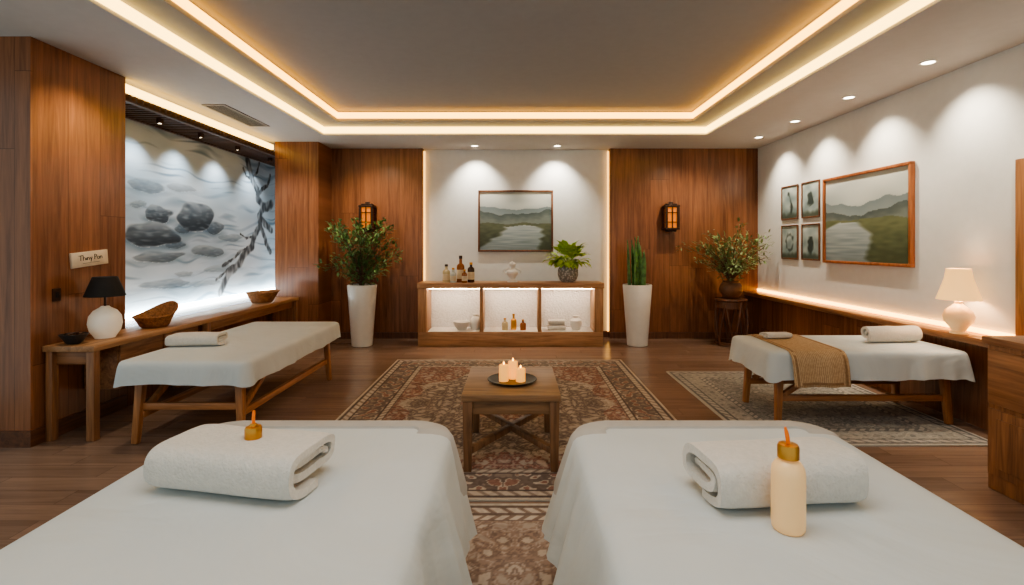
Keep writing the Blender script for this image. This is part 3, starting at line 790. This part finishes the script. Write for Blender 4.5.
for k in range(12):
    a = k*2.4; r_ = .02+.0115*k; H = rr.uniform(.5, .82); lean = rr.uniform(.01, .06)
    m = MB(); rows = []
    ca, sa = math.cos(a), math.sin(a); tw = rr.uniform(-.5, .5)
    for j in range(9):
        q = j/8; w = .036*(1-.15*abs(q-.4))*(1 if q < .6 else max(.03, 1-((q-.6)/.4)**1.6)); tt_ = tw*q+a*1.7
        c = Vector((ca*(r_+lean*q), sa*(r_+lean*q), .845+H*q)); e = Vector((math.cos(tt_), math.sin(tt_), 0)); f_ = Vector((-e.y, e.x, 0))
        rows.append([m.bm.verts.new(c+e*w*sg+f_*(.010 if sg else 0)) for sg in (-1, 0, 1)])
    for A, B in zip(rows, rows[1:]):
        for i in range(2): m.bm.faces.new((A[i], A[i+1], B[i+1], B[i]))
    o = m.build('leaf', M['snake'], t, ang=60); so = o.modifiers.new('thick', 'SOLIDIFY'); so.thickness = .006
# stool with olive plant
t = thing('plant_stool', 'dark round wooden drum stool in the right back corner', 'stool', (3.24, 7.50, 0))
MB().lathe([(0, .655), (.20, .655), (.225, .665), (.23, .685), (.22, .70), (0, .70)], seg=36).build('seat', M['dkz'], t)
MB().lathe([(.19, .03), (.215, .03), (.215, .06), (.19, .06), (.19, .03)], seg=36).build('foot_ring', M['dkz'], t)
MB().lathe([(.188, .56), (.212, .56), (.212, .655), (.188, .655), (.188, .56)], seg=36).build('apron_ring', M['dkz'], t)
for k in range(6):
    a = 2*PI*k/6+.3
    m = MB(); m.tube([(.205*math.cos(a+.55*s_)*(1+.10*math.sin(PI*s_)), .205*math.sin(a+.55*s_)*(1+.10*math.sin(PI*s_)), .06-.06*(1-s_)**6+.6*s_) for s_ in [i/8 for i in range(9)]], .016, 7); m.build('leg', M['dkz'], t)
    m = MB(); m.tube([(.205*math.cos(a-.55*s_)*(1+.10*math.sin(PI*s_)), .205*math.sin(a-.55*s_)*(1+.10*math.sin(PI*s_)), .045+.615*s_) for s_ in [i/8 for i in range(9)]], .012, 7); m.build('slat', M['dkz'], t)
t = thing('potted_olive', 'spreading olive branches in brown pot on drum stool', 'plant', (3.24, 7.50, .701))
MB().lathe([(0, 0), (.08, 0), (.10, .01), (.15, .08), (.165, .14), (.15, .20), (.12, .24), (.125, .26), (.115, .26), (.11, .235), (0, .225)], seg=36).build('pot', M['brownpot'], t)
foliage(t, .225, 28, .70, .86, .08, .030, 8, 8, M['leaf'], (-.70, .46), (-.55, .30), .30)

# ------------------------------------------------------------------ lanterns
def lantern(label, x):
    t = thing('wall_lantern', label, 'lantern', (x, 8.03, 1.70), group='wall lanterns')
    MB().box(-.06, .06, -.018, -.001, .06, .42, .004).build('backplate', M['dark_metal'], t)
    m = MB(); cy = -.13
    m.box(-.115, .115, cy-.105, cy+.105, .395, .425, .004); m.box(-.08, .08, cy-.07, cy+.07, .425, .45, .004); m.box(-.03, .03, cy-.03, cy+.03, .45, .48, .004)
    m.build('cap', M['dark_metal'], t)
    m = MB(); m.box(-.115, .115, cy-.105, cy+.105, .04, .07, .004); m.box(-.07, .07, cy-.07, cy+.07, .01, .04, .004)
    m.build('base', M['dark_metal'], t)
    m = MB()
    for a in (-1, 1):
        for b in (-1, 1): m.box(a*.092-.017, a*.092+.017, cy+b*.088-.016, cy+b*.088+.016, .07, .395)
    for a in (-1, 1):
        for zz in (.15, .30):
            m.box(-.09, .09, cy+a*.09-.006, cy+a*.09+.006, zz, zz+.014); m.box(a*.09-.006, a*.09+.006, cy-.085, cy+.085, zz, zz+.014)
        m.box(-.009, .009, cy+a*.09-.006, cy+a*.09+.006, .07, .395)
    m.box(-.02, .02, cy+.10, -.018, .30, .33)
    m.build('cage', M['dark_metal'], t)
    MB().box(-.072, .072, cy-.072, cy+.072, .071, .39, .01).build('glass_body', M['glow_warm'], t)
lantern('glowing bronze wall lantern on panel above the leafy tree', -2.33)
lantern('glowing bronze wall lantern on panel right of snake plant', 2.46)

# ------------------------------------------------------------------ pictures
def land(seed, kind):
    def f(u, v):
        c = mixc((166, 176, 176), (204, 207, 200), (v-.55)*2.2+nz(u*3, v*7, seed)*.5)
        r1 = .70+.10*nz(u*2.2, seed, 1)+.05*nz(u*7, seed, 2)+.10*abs(u-.45)
        r2 = .60+.08*nz(u*2.6+4, seed, 3)+.04*nz(u*9, seed, 4)+.14*abs(u-.5)
        r3 = .46+.035*nz(u*4+9, seed, 5)
        if kind: r1 -= .03; r2 -= .06; r3 += .02
        if v < r1: c = mixc((118, 132, 135), (152, 163, 163), (r1-v)*5)
        if v < r2: c = mixc((80, 92, 91), (124, 134, 128), (r2-v)*7+nz(u*14, v*30, seed)*.25)
        if v < r3:
            q = (r3-v)/r3
            c = mixc((100, 106, 84), (68, 76, 60), q*1.2+nz(u*12, v*26, seed)*.5)
            if kind == 0:      # broad still water between dark banks
                l = .50+.10*math.sin(q*4+.5)-(.24+.22*q)+.05*nz(v*18, 1, seed); r = l+2*(.24+.22*q)
                ok = q > .10
            else:              # broad calm water from the left below a grassy bank on the right
                c = mixc((112, 120, 88), (72, 82, 60), q*1.1+nz(u*10, v*26, seed)*.5)
                l = .22-1.2*q+.03*nz(v*20, 4, seed)+max(0, q-.7)*2.2; r = .42+.16*math.sin(q*4.5)+.34*q*q+.05*nz(v*16, 1, seed)
                ok = q > .05
            e = min(u-l, r-u)
            if ok and e > 0:
                wc = mixc((176, 185, 186), (116, 132, 136), q*.9+nz(u*4, v*46, seed)*.45)
                c = mixc(c, wc, min(1, e*16))
        return c
    return f
def framed(name, label, plane, loc, w, h, fn, nx, ny, fmat, fw=.03, dp=.035, mat_w=0):
    t = thing(name, label, 'picture', loc)
    m = MB()
    def bx(a0, a1, d0, d1, b0, b1, mm):
        if plane == 'back': mm.box(a0, a1, -d1, -d0, b0, b1, .003)
        else: mm.box(-d1, -d0, a0, a1, b0, b1, .003)
    bx(-w/2, w/2, 0, dp, h/2-fw, h/2, m); bx(-w/2, w/2, 0, dp, -h/2, -h/2+fw, m)
    bx(-w/2, -w/2+fw, 0, dp, -h/2+fw, h/2-fw, m); bx(w/2-fw, w/2, 0, dp, -h/2+fw, h/2-fw, m)
    m.build('frame', fmat, t)
    pd = -dp*.45
    art('print', w-2*fw+.004, h-2*fw+.004, nx, ny, fn, M['art'], t, plane, (0, pd, 0) if plane == 'back' else (pd, 0, 0))
    return t
framed('framed_picture', 'framed misty river landscape centred above the console', 'back', (0.01, 8.148, 1.89), 1.22, 1.0, land(2.1, 0), 130, 110, M['frame_dark'], .03)
framed('framed_picture', 'large framed river valley print on the right wall', 'right', (3.898, 5.57, 1.80), 1.40, 1.04, land(8.4, 1), 140, 110, M['frame'], .032, .045)
def ink(k):
    def f(u, v):
        c = mixc((118, 136, 138), (186, 196, 192), v*.8+nz(u*3, v*4, k)*.7)
        x = u-.5
        if k == 1: d = abs(x-.12*math.sin(v*5))-(.13*(1-v)+.035); e = v < .85
        elif k == 2: d = math.hypot(x*1.1, v-.5)-.26; e = v > .3+.3*x
        elif k == 3: d = abs(math.hypot(x, v-.5)-.24)-.07; e = True
        else: d = math.hypot(x*1.3, (v-.4)*.8)-.26; e = v < .66
        d += nz(u*7, v*7, k)*.10
        if e and d < 0: c = mixc(c, (52, 64, 62), min(1, -d*10))
        g = .20+.08*nz(u*5, k, 0)
        if v < g: c = mixc(c, (74, 86, 78), min(1, (g-v)*9))
        return c
    return f
for lb, y0, y1, z0, z1, k in (('upper left small print of four beside large landscape', 6.87, 7.29, 1.86, 2.34, 1), ('upper right small print of four beside large landscape', 6.38, 6.78, 1.86, 2.34, 2),
                              ('lower left small print of four beside large landscape', 6.87, 7.29, 1.30, 1.78, 3), ('lower right small print of four beside large landscape', 6.38, 6.78, 1.30, 1.78, 4)):
    framed('framed_print', lb, 'right', (3.898, (y0+y1)/2, (z0+z1)/2), y1-y0, z1-z0, ink(k), 50, 55, M['frame_dark'], .018, .020)

# ------------------------------------------------------------------ right lamp and cabinet
t = thing('table_lamp', 'glowing cream table lamp on the right wall ledge', 'lamp', (3.735, 4.21, .756))
MB().lathe([(0, 0), (.06, 0), (.062, .012), (.045, .02), (.06, .05), (.098, .10), (.108, .145), (.09, .195), (.045, .235), (.028, .25), (.028, .27), (0, .27)], seg=36).build('base', M['lampbase'], t)
MB().tube([(0, 0, .265), (0, 0, .50)], .008, 10).build('stem', M['gold'], t)
MB().lathe([(.150, .285), (.135, .33), (.095, .46), (.082, .545), (.079, .545), (.092, .46), (.131, .33), (.146, .285), (.150, .285)], seg=40).build('shade', M['lampshade'], t)
L = bpy.data.lights.new('lamp_bulb', 'POINT'); L.energy = 8; L.color = (1, .75, .46); L.shadow_soft_size = .04
lo = bpy.data.objects.new('lamp_bulb', L); COL.objects.link(lo); lo.location = (3.735, 4.21, 1.16)

t = thing('side_cabinet', 'dark wooden cabinet at the right edge of the room', 'cabinet', (3.35, 2.55, 0))
MB().box(-.42, .46, -.55, .55, .001, .89, .006).build('body', M['wz'], t)
MB().box(-.44, .47, -.57, .57, .89, .935, .006).build('top', M['wy'], t)
for y in (-.535, .02):
    d = MB().box(-.436, -.42, y, y+.515, .10, .50, .004).build('door', M['wz'], t)
    MB().box(-.446, -.436, y+.06, y+.455, .15, .45, .006).build('door_panel', M['wz'], d)
    d = MB().box(-.436, -.42, y, y+.515, .53, .86, .004).build('drawer', M['wy'], t)
    MB().lathe([(0, 0), (.014, 0), (.014, .02), (0, .022)], seg=14).build('knob', M['dark_metal'], d, loc=(-.45, y+.2575, .69))

# ------------------------------------------------------------------ ceiling fittings
t = thing('air_vent', 'grey slatted air vent in the ceiling above mural', 'vent', (-3.32, 6.0, CH))
m = MB(); m.box(-.13, -.10, -.5, .5, -.012, -.0005); m.box(.10, .13, -.5, .5, -.012, -.0005); m.box(-.10, .10, -.5, -.47, -.012, -.0005); m.box(-.10, .10, .47, .5, -.012, -.0005)
m.build('frame', M['vent'], t)
m = MB()
for k in range(7): m.beam((-.088+k*.029, -.47, -.006), (-.088+k*.029, .47, -.006), .018, .003)
m.build('louvre', M['ventdark'], t)

def spot(loc, aim, energy, col, size=70, blend=.6, soft=.03):
    L = bpy.data.lights.new('downlight_or_fill_beam', 'SPOT'); L.energy = energy; L.color = col
    L.spot_size = R(size); L.spot_blend = blend; L.shadow_soft_size = soft
    o = bpy.data.objects.new('downlight_or_fill_beam', L); COL.objects.link(o); o.location = loc
    d = Vector(aim)-Vector(loc); o.rotation_euler = d.to_track_quat('-Z', 'Y').to_euler()
def downlight(label, x, y, z, r, group):
    t = thing('downlight', label, 'downlight', (x, y, z), group=group)
    MB().lathe([(r, -.0005), (r, -.008), (r*.94, -.011), (r*.74, -.008), (r*.72, -.0005)], seg=28).build('ring', M['whitemetal'], t)
    MB().lathe([(0, -.004), (r*.73, -.004)], seg=24).build('lens', M['lens'], t)
WARM = (1, .83, .62)
for y, lb in ((4.235, 'nearest recessed downlight over the right wall'), (5.24, 'second nearest recessed downlight over the right wall'), (6.25, 'third recessed downlight over the right wall'), (7.18, 'farthest recessed downlight over the right wall')):
    downlight(lb, 3.5, y, CH, .065, 'right wall downlights')
    spot((3.5, y, 3.02), (3.9, y, 1.9), 92, (1, .87, .68), 96, .95)
spot((3.5, 3.2, 3.02), (3.9, 3.2, 1.9), 78, (1, .87, .68), 96, .95)  # added out-of-view spot without a fitting, to light the near right wall
for x, lb in ((-.63, 'left recessed downlight above the console picture'), (.66, 'right recessed downlight above the console picture')):
    downlight(lb, x, 7.80, CH, .065, 'back wall downlights')
    spot((x, 7.80, 3.02), (x, 8.15, 2.2), 90, (1, .91, .77), 92, .9)
names = ('nearest', 'second', 'third', 'fourth')
for i, y in enumerate((5.35, 6.05, 6.85, 7.75)):
    t = thing('mural_spotlight', names[i]+' small spotlight under the slatted canopy over mural', 'spotlight', (-3.80, y, 2.85), group='mural spotlights')
    MB().lathe([(0, -.001), (.035, -.001), (.035, -.05), (.03, -.055), (.026, -.045), (0, -.045)], seg=20).build('housing', M['dark_metal'], t)
    MB().lathe([(0, -.047), (.025, -.047)], seg=16).build('lens', M['lens'], t)
    spot((-3.80, y, 2.78), (-4.1, y, 1.9), 28, (.88, .96, 1), 98, .9)
for x in (-2.2, 2.6): spot((x, 7.0, 3.03), (x, 8.0, .9), 85, WARM, 105, .9)  # added warm fill spots without fittings, brightening back panels and plants
spot((-3.1, 4.0, 3.03), (-3.6, 4.1, 1.2), 66, WARM, 100, .9)  # added fill spot, no fitting, for the near left wood wall
spot((-3.2, 6.8, 3.03), (-3.25, 7.5, 1.2), 46, WARM, 80, .9)  # another added fill, aimed at the pilaster from no visible lamp

# added fill light above the front beds, stands for no real fixture
L = bpy.data.lights.new('front_fill_light', 'AREA'); L.energy = 40; L.shape = 'RECTANGLE'; L.size = 2.4; L.size_y = 1.4; L.color = (1, .97, .92)
o = bpy.data.objects.new('front_fill_light', L); COL.objects.link(o); o.location = (0, 1.2, 3.29)

# world
w = bpy.data.worlds.new('World'); S.world = w; w.use_nodes = True
bg = w.node_tree.nodes['Background']; bg.inputs[0].default_value = (.82, .97, 1, 1); bg.inputs[1].default_value = .75

# camera
cd = bpy.data.cameras.new('Camera'); co = bpy.data.objects.new('Camera', cd); COL.objects.link(co)
cd.sensor_width = 36; cd.lens = 500/1024*36; cd.shift_x = -3/1024; cd.shift_y = -47.5/1024; cd.clip_start = .05
co.location = (0, 0, 1.5); co.rotation_euler = (R(90), 0, 0)
S.camera = co
S.view_settings.view_transform = 'AgX'
try: S.view_settings.look = 'AgX - Medium High Contrast'
except Exception: pass
S.view_settings.exposure = 0.0
